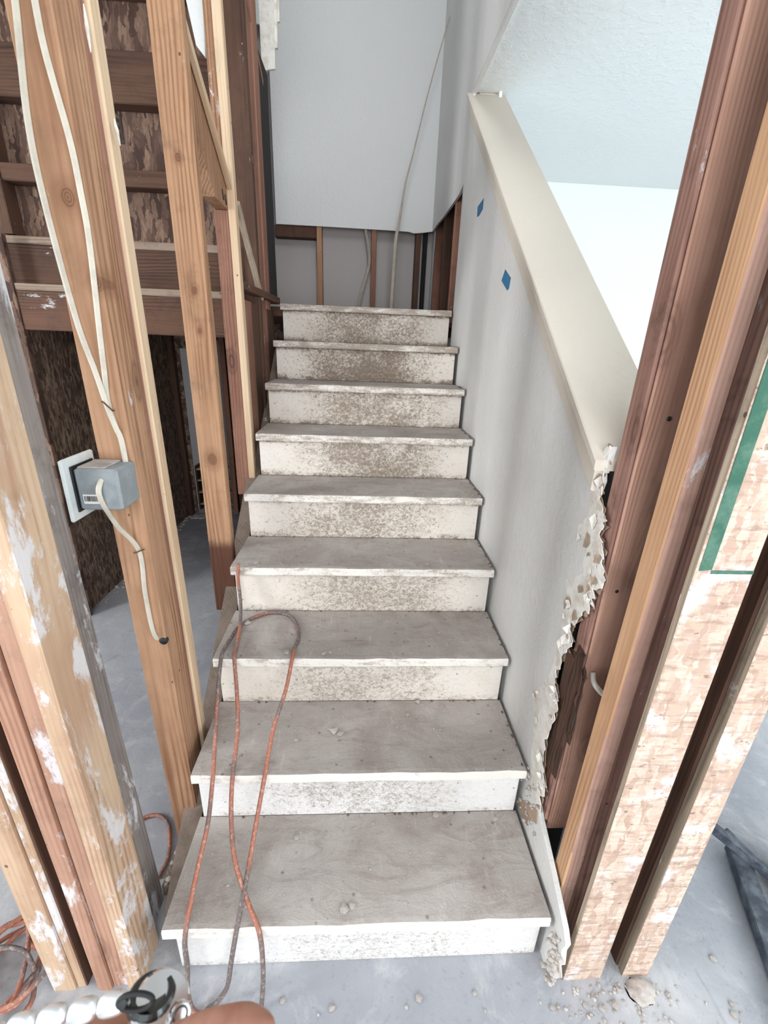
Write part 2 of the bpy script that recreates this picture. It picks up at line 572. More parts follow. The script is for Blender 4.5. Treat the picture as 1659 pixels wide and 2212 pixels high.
def beam(name, parent, mat, p0, p1, w, h, upv=(0, 0, 1), ch=0.003):
    """board from p0 to p1 (centre line); w across, h along upv"""
    p0, p1 = Vector(p0), Vector(p1)
    L = (p1 - p0).length
    zax = (p1 - p0).normalized()
    upv = Vector(upv)
    xax = upv.cross(zax).normalized()
    yax = zax.cross(xax)
    ring = chamfer([(-w / 2, -h / 2), (w / 2, -h / 2), (w / 2, h / 2), (-w / 2, h / 2)], ch)
    rng = random.Random(int(L * 1e5))
    rings = []
    for k in range(7):
        z = -L / 2 + L * k / 6
        rings.append([(x + rng.uniform(-.0007, .0007), y + rng.uniform(-.0007, .0007), z) for x, y in ring])
    rot = Matrix((xax, yax, zax)).transposed().to_euler()
    return from_bm(name, loft(rings), mat, parent, (p0 + p1) / 2, rot)


def box(name, parent, mat, a, b, ch=0.002, kind=None):
    a, b = Vector(a), Vector(b)
    c = (a + b) / 2
    d = (b - a) / 2
    r = chamfer([(-d.x, -d.y), (d.x, -d.y), (d.x, d.y), (-d.x, d.y)], ch)
    e = min(ch, d.z * 0.4)
    inner = [(x * (1 - e / max(d.x, .001)), y * (1 - e / max(d.y, .001))) for x, y in r]
    rings = [[(x, y, -d.z) for x, y in inner], [(x, y, -d.z + e) for x, y in r], [(x, y, d.z - e) for x, y in r], [(x, y, d.z) for x, y in inner]]
    o = from_bm(name, loft(rings), mat, parent, c)
    if kind:
        o['kind'] = kind
    return o


def poly_slab(name, parent, mat, pts, normal_axis, base, thick, kind=None, jit=0.0):
    """extruded outline; pts in the plane of the two other axes (order x,y,z without normal_axis)"""
    def to3(u, v, w):
        return {'x': (w, u, v), 'y': (u, w, v), 'z': (u, v, w)}[normal_axis]
    rng = random.Random(len(pts))
    bm = bmesh.new()
    A = [bm.verts.new(to3(u, v, base + rng.uniform(-jit, jit))) for u, v in pts]
    B = [bm.verts.new(to3(u, v, base + thick)) for u, v in pts]
    n = len(pts)
    for i0, i1, i2 in tessellate_polygon([[Vector((u, v, 0)) for u, v in pts]]):
        bm.faces.new((A[i0], A[i1], A[i2]))
        bm.faces.new((B[i2], B[i1], B[i0]))
    for i in range(n):
        bm.faces.new((A[i], B[i], B[(i + 1) % n], A[(i + 1) % n]))
    org = origin(parent)
    o = from_bm(name, bm, mat, parent, org)
    if org.length:
        o.data.transform(Matrix.Translation(-org))
    if kind:
        o['kind'] = kind
    return o


def catmull(P, n=8):
    P = [Vector(p) for p in P]
    Q = [P[0] * 2 - P[1]] + P + [P[-1] * 2 - P[-2]]
    out = []
    for i in range(1, len(Q) - 2):
        for k in range(n):
            t = k / n
            a, b, c, d = Q[i - 1], Q[i], Q[i + 1], Q[i + 2]
            out.append(0.5 * ((2 * b) + (c - a) * t + (2 * a - 5 * b + 4 * c - d) * t * t + (3 * b - a - 3 * c + d) * t ** 3))
    out.append(P[-1])
    return out


def tube(name, parent, mat, pts, r, flat=None, n=8, seg=8, smooth=True, raw=False):
    """swept tube; r number or list per control point; flat=(normal vector, ratio) gives an oval cable"""
    C = catmull(pts, seg) if not raw else [Vector(p) for p in pts]
    N_ = len(C)
    o0 = C[0].copy()
    nrm = Vector((0, 0, 1)) if flat is None else Vector(flat[0])
    rings = []
    for i, c in enumerate(C):
        t = (C[min(i + 1, N_ - 1)] - C[max(i - 1, 0)]).normalized()
        s = nrm.cross(t)
        if s.length < 1e-3:
            s = Vector((1, 0, 0)).cross(t)
        s.normalize()
        u = t.cross(s)
        if flat is None:
            nrm = u
        if isinstance(r, (list, tuple)):
            f = i / (N_ - 1) * (len(r) - 1)
            k = min(int(f), len(r) - 2)
            rr = r[k] + (r[k + 1] - r[k]) * (f - k)
        else:
            rr = r
        ku = rr * (flat[1] if flat else 1)
        rings.append([c - o0 + s * math.cos(a) * rr + u * math.sin(a) * ku for a in [2 * math.pi * j / n for j in range(n)]])
    return from_bm(name, loft(rings), mat, parent, o0, smooth=smooth)


# ================================================================ SETTING
RISE, RUN, NOSE = 0.18, 0.2403, 0.0198

box('floor', None, FLOOR, (-3.4, -4.4, -0.12), (3.6, 3.9, 0.0), kind='structure')
# front-room / right-room ceilings and the outer shell
poly_slab('ceiling', None, WHITE_F, [(0.925, -4.4), (3.6, -4.4), (3.6, 3.0), (0.925, 3.0)], 'z', 2.53, 0.1, 'structure')
poly_slab('ceiling.001', None, WHITE_F, [(-3.4, -4.4), (0.925, -4.4), (0.925, -0.75), (-3.4, -0.75)], 'z', 2.75, 0.1, 'structure')
poly_slab('ceiling.002', None, WHITE_F, [(-3.4, -0.75), (0.925, -0.75), (0.925, 3.2), (-3.4, 3.2)], 'z', 5.0, 0.1, 'structure')
box('wall_far', None, WHITE_F, (0.93, 2.95, 0), (3.6, 3.05, 2.53), kind='structure')
box('wall_right.001', None, WHITE_F, (3.5, -4.4, 0), (3.6, 2.95, 2.53), kind='structure')
box('wall_left.001', None, WHITE_F, (-3.5, -4.4, 0), (-3.4, 3.9, 5.0), kind='structure')
box('wall_front', None, WHITE_F, (-3.4, -0.85, 2.85), (0.925, -0.75, 5.0), kind='structure')

# stairwell right wall (knee wall + full height + header), torn at the near end
rag = [(0.181, 1.267), (0.203, 1.234), (0.19, 1.195), (0.201, 1.147), (0.194, 1.114), (0.228, 1.079), (0.225, 1.058), (0.186, 1.065),
       (0.172, 1.045), (0.178, 1.02), (0.167, 0.999), (0.20, 0.965), (0.233, 0.945), (0.222, 0.92), (0.211, 0.903), (0.214, 0.864), (0.2, 0.80), (0.206, 0.771), (0.212, 0.72), (0.219, 0.673),
       (0.262, 0.60), (0.284, 0.568), (0.270, 0.545), (0.248, 0.523), (0.236, 0.455), (0.228, 0.41), (0.218, 0.374)]


def cap_z(y):
    return 1.10 + 0.749 * y


out = [(1.935, 0.0), (-0.02, 0.0), (-0.060, 0.022), (-0.068, 0.05), (-0.060, 0.08), (-0.072, 0.11), (-0.064, 0.15), (-0.070, 0.185), (-0.052, 0.205), (-0.04, 0.212), (0.03, 0.25), (0.137, 0.301), (0.160, 0.32)]
out += list(reversed(rag)) + [(0.19, cap_z(0.19) - 0.03), (1.88, cap_z(1.88) - 0.03), (1.88, 2.53), (-0.75, 2.53), (-0.75, 5.0), (2.98, 5.0), (2.98, 2.202),
        (2.72, 2.196), (2.5, 2.182), (2.3, 2.178), (2.04, 2.172), (1.935, 2.187), (1.930, 1.80)]
wr = poly_slab('wall_right', None, WHITE_R, out, 'x', 0.912, 0.0127, 'structure')

# far face of the knee wall and of the full wall (right-room side)
poly_slab('wall_right.002', None, WHITE_F, [(0.2, 0), (2.95, 0), (2.95, 2.53), (1.88, 2.53), (1.88, cap_z(1.88) - 0.04), (0.2, cap_z(0.2) - 0.04)], 'x', 1.032, 0.0127, 'structure')

# torn paper and gypsum along the ragged edge
rag2 = [(0.179, 1.268), (0.19, 1.233), (0.184, 1.19), (0.178, 1.16), (0.160, 1.140), (0.145, 1.124), (0.150, 1.10), (0.135, 1.078), (0.128, 1.05), (0.105, 1.028), (0.112, 1.00), (0.13, 0.976), (0.125, 0.955),
        (0.139, 0.926), (0.170, 0.885), (0.187, 0.858), (0.168, 0.83), (0.176, 0.803), (0.196, 0.75), (0.208, 0.696), (0.190, 0.675), (0.169, 0.655), (0.176, 0.60), (0.186, 0.542), (0.182, 0.49), (0.174, 0.445), (0.142, 0.404), (0.150, 0.36), (0.14, 0.31)]


def torn(name, left, rightp, mat, x0, amp, seed):
    rng = random.Random(seed)
    bm = bmesh.new()
    n = 120

    def samp(P, t):
        f = t * (len(P) - 1)
        k = min(int(f), len(P) - 2)
        return Vector(P[k]).lerp(Vector(P[k + 1]), f - k)
    rows = []
    for i in range(n + 1):
        t = i / n
        a, b = samp(left, t), samp(rightp, t)
        a = a + Vector((0.012, 0))
        row = []
        for j in range(5):
            p = a.lerp(b, j / 4)
            jy = rng.uniform(-.011, .008) if j == 4 else rng.uniform(-.002, .002)
            fold = math.sin(i * 0.7 + j) * amp * 0.3 + rng.uniform(-amp, amp) * (0.15 + j / 6)
            row.append(bm.verts.new((x0 + fold * (j / 4 + .1), p.x + jy, p.y + rng.uniform(-.004, .004))))
        rows.append(row)
    for r0, r1 in zip(rows, rows[1:]):
        for j in range(4):
            bm.faces.new((r0[j], r0[j + 1], r1[j + 1], r1[j]))
    o = from_bm(name, bm, mat, wr, (0, 0, 0))
    md = o.modifiers.new('thickness', 'SOLIDIFY')
    md.thickness = 0.0022
    md.offset = 0
    return o


rag_f = rag + [(0.20, 0.34), (0.160, 0.32)]
tag(torn('torn_paper', rag_f, rag2, PAPER, 0.9115, 0.0018, 3), 'ragged strip of torn white drywall paper and gypsum')
tag(torn('gypsum_core', [(y + .01, z) for y, z in rag_f], [(y + 0.006, z - .008) for y, z in rag2], PAPER_B, 0.9195, 0.002, 5), 'crumbled brown-grey gypsum core')
# peeling flakes
rng = random.Random(11)
for q in range(46):
    k = rng.randrange(2, len(rag2) - 1)
    a_, b_ = Vector(rag2[k]), Vector(rag[min(int(k * len(rag) / len(rag2)), len(rag) - 1)])
    c_ = a_.lerp(b_, rng.choice((0.0, 0.1, 0.25, 0.6, 0.95)))
    s_ = rng.uniform(0.007, 0.022)
    bm = bmesh.new()
    kk = rng.randrange(4, 7)
    ring = []
    lift = rng.uniform(-.010, -.001)
    for a in range(kk):
        rr = s_ * rng.uniform(0.45, 1.15)
        y_, z_ = math.cos(a * 6.283 / kk) * rr * 0.6, math.sin(a * 6.283 / kk) * rr
        ring.append(bm.verts.new((lift * (y_ / s_ + 1) * rng.uniform(.3, 1), y_, z_)))
    cv = bm.verts.new((lift * .3, 0, 0))
    for a in range(kk):
        bm.faces.new((cv, ring[a], ring[(a + 1) % kk]))
    f = from_bm('paper_flake', bm, PAPER if q % 5 else PAPER_B, wr, (0.9085, c_.x, c_.y))
    f.modifiers.new('thickness', 'SOLIDIFY').thickness = 0.0013
# dirty bare patches at the foot of the torn wall
for nm, ps, mm in [('gypsum_patch', [(0.26, 0.20), (0.205, 0.265), (0.15, 0.31), (0.14, 0.27), (0.17, 0.25), (0.18, 0.205), (0.22, 0.185)], PAPER_B),
                   ('gypsum_patch', [(-0.02, 0.005), (-0.064, 0.035), (-0.09, 0.10), (-0.07, 0.13), (-0.04, 0.12), (-0.03, 0.09), (-0.045, 0.05)], PAPER)]:
    poly_slab(nm, wr, mm, ps, 'x', 0.9095, 0.0022, jit=0.001)

# landing back wall with the cut-away bottom
poly_slab('wall_back', None, WHITE, [(-0.185, 2.202), (0.2, 2.201), (0.6, 2.198), (0.74, 2.196), (0.78, 2.188), (0.83, 2.192), (0.912, 2.204), (0.912, 5.0), (-1.2, 5.0), (-1.2, 3.25), (-0.185, 3.25)], 'y', 2.98, 0.0127, 'structure')
poly_slab('wall_back.001', None, CAVITY, [(-0.6, 1.45), (1.2, 1.45), (1.2, 5.0), (-0.6, 5.0)], 'y', 3.085, 0.0127, 'structure')
# studs standing in the open bottom of the landing walls
wb = bpy.data.objects['wall_back']
for x0, x1, mt in [(0.092, 0.130, FIR), (0.484, 0.520, FIR_RED), (0.800, 0.838, DARK)]:
    stud('stud', wb, mt, x0, x1, 2.995, 3.083, 1.60, 2.6)
tube('vent_pipe', wb, BLACK, [(0.872, 3.03, 1.5), (0.872, 3.03, 2.0), (0.872, 3.03, 2.6)], 0.017, n=12)
tag(wb.children[-1], 'black pipe standing in the wall cavity')
box('dark_block', wb, DARK, (-0.20, 2.995, 2.13), (0.09, 3.083, 2.2))  # dark block across the top of the leftmost open bay
for y0, y1, x0, mt in [(1.938, 1.976, 0.927, FIR_RED), (2.17, 2.208, 0.927, FIR_RED), (2.52, 2.558, 0.927, DARK), (2.90, 2.94, 0.93, FIR_RED)]:
    stud('stud', wr, mt, x0, x0 + 0.089, y0, y1, 1.55, 2.6)
box('cavity_back', wr, DARK, (1.018, 1.93, 1.5), (1.03, 2.98, 2.6))

# bright-room sloping cap on the knee wall
y0, y1 = 0.19, 1.905
bm = bmesh.new()


def cap_profile(y, dz0, dz1, x0, x1):
    return [(x0, y, cap_z(y) + dz0), (x1, y, cap_z(y) + dz0), (x1, y, cap_z(y) + dz1), (x0, y, cap_z(y) + dz1)]


cap = from_bm('trim_1', loft([chamfer(cap_profile(y, -0.022, 0, 0.890, 1.068), .003) for y in (0.186, 0.5, 1.0, 1.5, 1.905)]), CAPM)
cap['kind'] = 'structure'
cap['label'] = 'cream painted sloping cap on the knee wall'
from_bm('apron', loft([chamfer(cap_profile(y, -0.078, -0.0225, 0.9, 0.9115), .003) for y in (0.20, 0.7, 1.3, 1.88)]), CAPM, cap)
# the cap butts into a wall stub under the header
box('cap_block', cap, CAPM, (0.945, 1.90, cap_z(1.905) - 0.01), (1.05, 1.98, 2.575 - 0.046))
box('header_soffit', wr, WHITE_R, (0.912, -0.75, 2.515), (0.93, 1.88, 2.529))

# landing deck and upper-left framing wall
box('floor.001', None, DARK, (-1.02, 1.93, 1.56), (0.912, 3.06, 1.606), kind='structure')
box('floor.002', None, DARK, (-1.02, 1.565, 1.50), (-0.12, 1.929, 1.606), kind='structure')

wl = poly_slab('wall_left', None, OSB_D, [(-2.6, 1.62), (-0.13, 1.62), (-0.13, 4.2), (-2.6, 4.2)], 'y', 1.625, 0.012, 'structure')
for x0, x1, z0, z1 in [(-2.5, -1.06, 2.015, 2.075), (-1.02, -0.14, 2.0, 2.06), (-1.02, -0.14, 2.27, 2.43), (-1.02, -0.14, 2.60, 2.66)]:
    beam('block', wl, DARK, (x0, 1.588, (z0 + z1) / 2), (x1, 1.588, (z0 + z1) / 2), 0.070, z1 - z0)
for x0, x1 in [(-1.06, -1.022), (-1.50, -1.46)]:
    stud('stud', wl, DARK, x0, x1, 1.545, 1.622, 1.812, 4.1)
sp = poly_slab('grade_stamp', wl, INK, [(-0.590, 2.29), (-0.550, 2.29), (-0.550, 2.165), (-0.590, 2.165), (-0.590, 2.285), (-0.585, 2.285), (-0.585, 2.17), (-0.555, 2.17), (-0.555, 2.285), (-0.590, 2.285)], 'y', 1.6235, 0.0012)
for k in range(4):
    box('stamp_mark', wl, INK, (-0.576, 1.6235, 2.185 + k * .026), (-0.564, 1.6247, 2.198 + k * .026), ch=.0003)

# alcove under the landing
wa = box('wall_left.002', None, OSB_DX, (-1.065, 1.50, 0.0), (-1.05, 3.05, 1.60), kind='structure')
box('corner_strip', wa, OSB_D, (-1.062, 1.475, 0.0), (-1.02, 1.5, 1.80))
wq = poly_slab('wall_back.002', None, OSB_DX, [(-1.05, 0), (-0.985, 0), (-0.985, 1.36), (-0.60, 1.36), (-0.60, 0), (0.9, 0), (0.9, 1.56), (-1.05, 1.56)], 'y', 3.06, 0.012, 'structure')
stud('stud', wq, DARK, -1.05, -1.012, 3.0, 3.056, 0.0, 1.55)
stud('stud', wq, FIR_RED, -0.655, -0.617, 2.98, 3.056, 0.03, 1.50)
stud('stud', wq, DARK, -0.60, -0.55, 2.98, 3.056, 0.0, 1.50)
box('wall_back.003', None, GREYP, (-1.6, 3.30, 0.0), (0.2, 3.33, 1.7), kind='structure')
sh = thing('wall_shelf', 'pale thin-edged shelf rack low in the dark doorway under the landing', 'shelf', (-0.8, 3.2, 0.02))
for z in (0.05, 0.16, 0.27, 0.37):
    beam('shelf_board', sh, EDGE_GREY, (-1.0, 3.2, z), (-0.64, 3.2, z), 0.10, 0.014)
for x in (-1.0, -0.64):
    stud('side_panel', sh, DARK, x - .008, x + .008, 3.15, 3.25, 0.0, 0.40)

# ================================================================ STAIRCASE
st = thing('staircase', 'straight flight of nine dusty steps with stained cream risers', 'stairs', (0.45, 0, 0))
trng = random.Random(5)
tread_z = {}
for i in range(1, 10):
    z = RISE * i
    ya = (i - 1) * RUN - NOSE
    yb = i * RUN if i < 9 else (i - 1) * RUN + 0.10
    th = 0.030 if i > 1 else 0.032
    nx = 18
    rings = []
    for k in range(nx + 1):
        x = 0.001 + 0.900 * k / nx
        e = trng.uniform(-.0016, .0016)
        e2 = trng.uniform(-.0012, .0012)
        rings.append([(x - .45, ya + .003 + e, z - th), (x - .45, ya + e, z - th + .004), (x - .45, ya + e, z - .006 + e2), (x - .45, ya + .004 + e, z - .0015 + e2), (x - .45, ya + .014, z + e2),
                      (x - .45, (ya + yb) / 2, z - .001 + e2), (x - .45, yb, z), (x - .45, yb, z - th)])
    bm = loft(rings)
    bm.normal_update()
    bmesh.ops.recalc_face_normals(bm, faces=bm.faces)
    for f in bm.faces:
        f.material_index = 1 if (f.normal.y < -0.5) else 0
    t = from_bm('tread', bm, [TREAD, m_nose([0, .02, .1, .3, .4, .55, .65, .8, .95, 1.0][i])], st, (0.45, 0, 0))
    zb = RISE * (i - 1)
    xin = 0.018 if i == 1 else 0.010
    o = box('riser', st, m_riser(i), (xin, (i - 1) * RUN, zb + (0.0005 if i > 1 else 0)), (0.9 - .006, (i - 1) * RUN + 0.016, z - th), ch=.0015)
# raw stringer down the left side
yA, yB = 0.10, 1.93
sw = 0.22
for xs in (-0.062, 0.86):
    pr = [(yA, max(0.0, 0.749 * yA - 0.05)), (yB, 0.749 * yB - 0.05), (yB, 0.749 * yB - 0.33), (0.44, 0.0), (yA, 0.0)]
    ob = poly_slab('stringer', st, STRING, pr, 'x', xs if xs < 0 else 0.875, 0.055 if xs < 0 else 0.02)

# ================================================================ FRAMING, LEFT
# bottom plate with rubble beside the first step
bp = box('bottom_plate', None, STRING, (-0.088, 0.150, 0.0), (-0.004, 0.62, 0.040))
tag(bp, 'dusty bottom plate littered with plaster rubble left of the first step', 'plate')

t = thing('corner_post', 'pale plaster-smeared two-by-four cluster, nearest post at the lower left', 'post', (-0.17, 0, 0))
stud('stud', t, PINE_PL, -0.262, -0.212, -0.036, 0.052, 0, 2.6, lean=-0.012)
stud('stud', t, PINE_PL, -0.2105, -0.1915, -0.030, 0.058, 0, 2.6, lean=-0.012)
tag(stud('dark_face', t, DARK_PL, -0.1912, -0.187, -0.028, 0.056, 0, 2.6, lean=-0.012, ch=.001), 'dark mottled side face of the recessed gap')  # separate thin board, darker than the studs around it
stud('stud', t, PINE_PL2, -0.160, -0.1285, -0.038, 0.050, 0, 2.6, lean=-0.016)
stud('stud', t, PINE_PL2, -0.1275, -0.092, -0.030, 0.058, 0, 2.6, lean=-0.014)
stud('stud', t, PINE_K, -0.0915, -0.058, -0.036, 0.054, 0, 2.6, lean=-0.018)

t = thing('grey_stud', 'weathered grey stud with plaster smears right behind the near left post cluster', 'stud', (-0.1, 0.1, 0))
stud('stud', t, GREY, -0.125, -0.084, 0.060, 0.148, 0, 2.6, lean=-0.040)

t = thing('built_up_stud', 'built-up light brown stud carrying the white cables and the grey box', 'stud', (-0.06, 0.33, 0.04))
stud('stud', t, FIR_A, -0.097, -0.026, 0.282, 0.330, 0.041, 2.6, lean=-0.020)
stud('stud', t, FIR, -0.100, -0.028, 0.3305, 0.366, 0.041, 2.6, lean=-0.018)
stud('stud', t, FIR_RED, -0.105, -0.031, 0.3665, 0.383, 0.041, 2.6, lean=-0.014)
tag(stud('stud', t, PINE_EDGE, -0.105, -0.024, 0.3835, 0.420, 0.25, 2.6, lean=-0.012), 'paler stud at the back of the built-up post')
bua = t

t = thing('knotty_stud', 'light brown knotty stud standing on the stringer between cabled stud and red stud', 'stud', (-0.06, 0.85, 0.5))
stud('stud', t, FIR_B, -0.107, -0.025, 0.830, 0.866, 0.47, 2.62)
# dark nail stains / patches
tag(t.children[0], None)

t = thing('reddish_stud', 'reddish brown stud beside the upper steps with a nailed diagonal resting on it', 'stud', (-0.06, 1.25, 0.85))
stud('stud', t, FIR_RED, -0.104, -0.052, 1.235, 1.273, 0.80, 1.864)
tag(stud('edge_stud', t, PINE_EDGE, -0.051, -0.022, 1.236, 1.272, 0.86, 2.95, lean=-0.006), 'paler narrow stud running on up past the brace')
tag(stud('stud', t, FIR, -0.104, -0.052, 1.30, 1.338, 1.9, 2.95), 'upper length of stud behind the brace')

# diagonals: sloping boards framed under the upper flight (rise toward the viewer)
t = thing('diagonal_brace', 'wide diagonal board nailed on the reddish stud, rising behind the knotty stud', 'brace', (-0.06, 1.0, 2.0))
poly_slab('board', t, FIR, [(1.297, 1.90), (0.872, 2.215), (0.872, 2.04), (1.03, 1.92), (1.09, 1.866), (1.29, 1.866)], 'x', -0.098, 0.044)
tag(beam('edge_strip', t, PINE_EDGE, (-0.043, 1.29, 1.896), (-0.043, 0.885, 2.196), 0.018, 0.018, upv=(0, 0.6, 0.8)), 'paler upper edge strip')
for yy, zz in [(1.215, 1.885), (1.185, 1.892)]:
    tube('nail_slot', t, INK, [(-0.0535, yy, zz - .01), (-0.0535, yy - .012, zz + .018)], 0.003, n=6, seg=2)
t = thing('diagonal_brace', 'thin diagonal strip running down from the reddish stud to the landing corner', 'brace', (-0.04, 1.4, 1.8))
beam('board', t, EDGE_GREY, (-0.034, 1.285, 1.90), (-0.034, 1.62, 1.615), 0.022, 0.022, upv=(0, 0.6, 0.8))
t = thing('diagonal_brace', 'short dark diagonal strip high up near the landing wall edge', 'brace', (-0.05, 1.8, 2.6))
beam('board', t, FIR_RED, (-0.05, 1.50, 2.80), (-0.05, 1.93, 2.52), 0.03, 0.03, upv=(0, 0.6, 0.8))

# corner post at the left of the landing
t = thing('landing_post', 'dark brown built-up post at the left edge of the landing', 'post', (-0.07, 1.7, 0.4))
stud('stud', t, DARK, -0.115, -0.032, 1.575, 1.613, 0.3, 3.3)
stud('stud', t, FIR_RED, -0.112, -0.040, 1.640, 1.735, 1.58, 3.3)
tag(stud('stud', t, FIR_RED, -0.112, -0.034, 1.736, 1.835, 1.58, 3.3), 'lighter knotty stud of the landing post')
tag(stud('black_strip', t, BLACK, -0.112, -0.036, 1.836, 2.05, 1.625, 2.60), 'black edge strip beside the white wall')  # plain black strip between the post and the white wall
beam('plate', t, DARK_PL, (-0.06, 1.28, 1.635), (-0.026, 1.92, 1.632), 0.05, 0.030)
# dark boards closing the side of the flight, left of the upper steps
t = thing('side_sheathing', 'dark red brown boards closing the left side beside the upper steps', 'sheathing', (-0.04, 1.6, 0.9))
for y0_, y1_, mt in [(1.275, 1.44, FIR_RED), (1.441, 1.575, DARK), (1.62, 1.76, FIR_RED), (1.761, 1.94, DARK)]:
    stud('board', t, mt, -0.066, -0.040, y0_, y1_, 0.749 * y0_ - 0.04, 1.585)

# white drywall scrap at the top of the landing post
sc = thing('drywall_scrap', 'torn white drywall scrap hanging at the top beside the landing post', 'drywall', (0.0, 2.0, 2.6))
for zz, xx in [(2.80, 0.014), (2.70, 0.002), (2.62, -0.012)]:
    poly_slab('scrap_layer', sc, PAPER, [(xx - 0.05, zz), (xx + 0.012, zz + .01), (xx + 0.022, zz + 0.45), (xx - 0.05, zz + .45)], 'y', 2.055 + (zz - 2.6) * 0.12, 0.010, jit=.003)

hb = beam('header_beam', None, DARK_PL, (-1.018, 1.520, 1.520), (-0.118, 1.520, 1.520), 0.075, 0.154)
beam('dusty_edge', hb, EDGE_DUSTY, (-1.018, 1.520, 1.611), (-0.118, 1.520, 1.611), 0.077, 0.027)
tag(hb, 'dark reddish header beam with plaster flecks under the landing', 'beam')
up_b = beam('sole_plate', None, DARK, (-1.9, 1.584, 1.701), (-0.118, 1.584, 1.701), 0.078, 0.152)
beam('dusty_edge', up_b, EDGE_DUSTY, (-1.9, 1.583, 1.7925), (-0.118, 1.583, 1.7925), 0.079, 0.030)
tag(up_b, 'dark horizontal timber with pale dusty top above the header beam', 'beam')

ds = poly_slab('drywall_scrap', None, WHITE, [(-0.215, 2.62), (-0.137, 2.62), (-0.150, 2.38), (-0.178, 2.41)], 'y', 1.45, 0.012, jit=.001)
tag(ds, 'pale drywall remnant high up between knotty stud and diagonal brace', 'drywall')

# ================================================================ electrical box and cables on the built-up stud
eb = thing('electrical_box', 'blue-grey plastic electrical box with white cover plate on the cabled stud', 'box', (-0.075, 0.25, 1.10))
bx = box('body', eb, BOXM, (-0.118, 0.208, 1.108), (-0.036, 0.2805, 1.192), ch=.004)
box('flange', eb, INK, (-0.1215, 0.205, 1.104), (-0.1182, 0.280, 1.196), ch=.001)
tag(box('cover_plate', eb, PLATE, (-0.130, 0.188, 1.088), (-0.1218, 0.292, 1.212), ch=.003), 'white plastic cover plate')
lb = box('barcode_label', eb, LABEL, (-0.108, 0.2070, 1.122), (-0.072, 0.2079, 1.141), ch=.0004)
lb['label'] = 'white barcode sticker'
rng = random.Random(2)
xx = -0.1055
while xx < -0.0755:
    w = rng.choice((.0006, .0010, .0016))
    bar = box('bar', lb, INK, (xx, 0.2064, 1.127), (xx + w, 0.2070, 1.138), ch=.0001)
    xx += w + rng.choice((.0007, .0012))
# dust on top
box('dust', eb, PLASTER, (-0.112, 0.214, 1.1922), (-0.06, 0.276, 1.1945), ch=.001)

YF = 0.2765


def on_face(p, y=YF):
    """shift a point measured on the y=0.26 plane to plane y along the sight line"""
    C = Vector((0.4325, -0.6329, 1.4327))
    d = Vector(p) - C
    return tuple(C + d * ((y - C.y) / d.y))


c1 = [(-0.070, 0.26, 2.52), (-0.072, 0.26, 2.2), (-0.076, 0.26, 2.02), (-0.085, 0.26, 1.888), (-0.101, 0.26, 1.746), (-0.1, 0.26, 1.628), (-0.086, 0.26, 1.458), (-0.07, 0.26, 1.37), (-0.059, 0.26, 1.302), (-0.050, 0.26, 1.262), (-0.044, 0.26, 1.239), (-0.043, 0.26, 1.186)]
c2 = [(-0.048, 0.26, 2.52), (-0.052, 0.26, 2.2), (-0.056, 0.26, 2.02), (-0.057, 0.26, 1.889), (-0.055, 0.26, 1.827), (-0.042, 0.26, 1.725), (-0.039, 0.26, 1.65), (-0.039, 0.26, 1.583), (-0.049, 0.26, 1.436), (-0.053, 0.26, 1.371), (-0.0565, 0.26, 1.311), (-0.049, 0.26, 1.255)]
c3 = [(-0.059, 0.20, 1.182), (-0.072, 0.20, 1.142), (-0.065, 0.225, 1.071), (-0.048, 0.26, 0.995), (-0.051, 0.26, 0.89), (-0.049, 0.26, 0.79), (-0.038, 0.26, 0.755)]
ca = thing('electrical_cable', 'left flat white cable running down the cabled stud into the grey box', 'cable', (-0.08, 0.276, 1.2))
tube('sheath', ca, CABLE, [on_face(p, YF - (.006 if i > 7 else 0)) for i, p in enumerate(c1)], 0.0058, flat=((0, 1, 0), 0.55), n=10)
tube('staple', ca, STAPLE, [on_face((-0.068, .26, 1.312), .28), on_face((-0.066, .26, 1.312), .266), on_face((-0.052, .26, 1.298), .266), on_face((-0.048, .26, 1.296), .28)], 0.0014, n=6)
cb = thing('electrical_cable', 'right flat white cable joining the other cable at the rusty staple', 'cable', (-0.05, 0.276, 1.25))
tube('sheath', cb, CABLE, [on_face(p) for p in c2], 0.0055, flat=((0, 1, 0), 0.55), n=10)
cc = thing('electrical_cable', 'white cable looping from the grey box down to a hole in the stud', 'cable', (-0.05, 0.27, 0.75))
p3 = [on_face(p, y) for p, y in zip(c3, (0.215, 0.196, 0.232, 0.273, 0.274, 0.274, 0.290))]
tube('sheath', cc, CABLE, p3, 0.0055, flat=((0, 1, 0), 0.6), n=10)
tube('staple', cc, STAPLE, [on_face((-0.060, .26, 0.990), .281), on_face((-0.057, .26, .990), .266), on_face((-0.040, .26, .997), .266), on_face((-0.037, .26, .998), .281)], 0.0014, n=6)
hole = tube('drilled_hole', bua, INK, [(-0.040, 0.2815, 0.741), (-0.040, 0.290, 0.741)], 0.010, n=12, seg=1)
hole.location = (-0.040 + 0.06, 0.2815 - 0.33, 0.741 - 0.04)
# white paint drips on the built-up stud
dr = thing('paint_drip', 'torn white paint scraps stuck on the right edge of the cabled stud', 'paint', (-0.02, 0.36, 1.77))
tube('scrap', dr, PAPER, [(-0.0235, 0.385, 1.800), (-0.0210, 0.383, 1.782), (-0.0225, 0.392, 1.762)], [0.001, 0.004, 0.001], n=6)
tube('scrap', dr, PAPER, [(-0.0255, 0.340, 1.93), (-0.0245, 0.338, 1.90), (-0.0255, 0.340, 1.87)], [0.001, 0.004, 0.001], n=6)

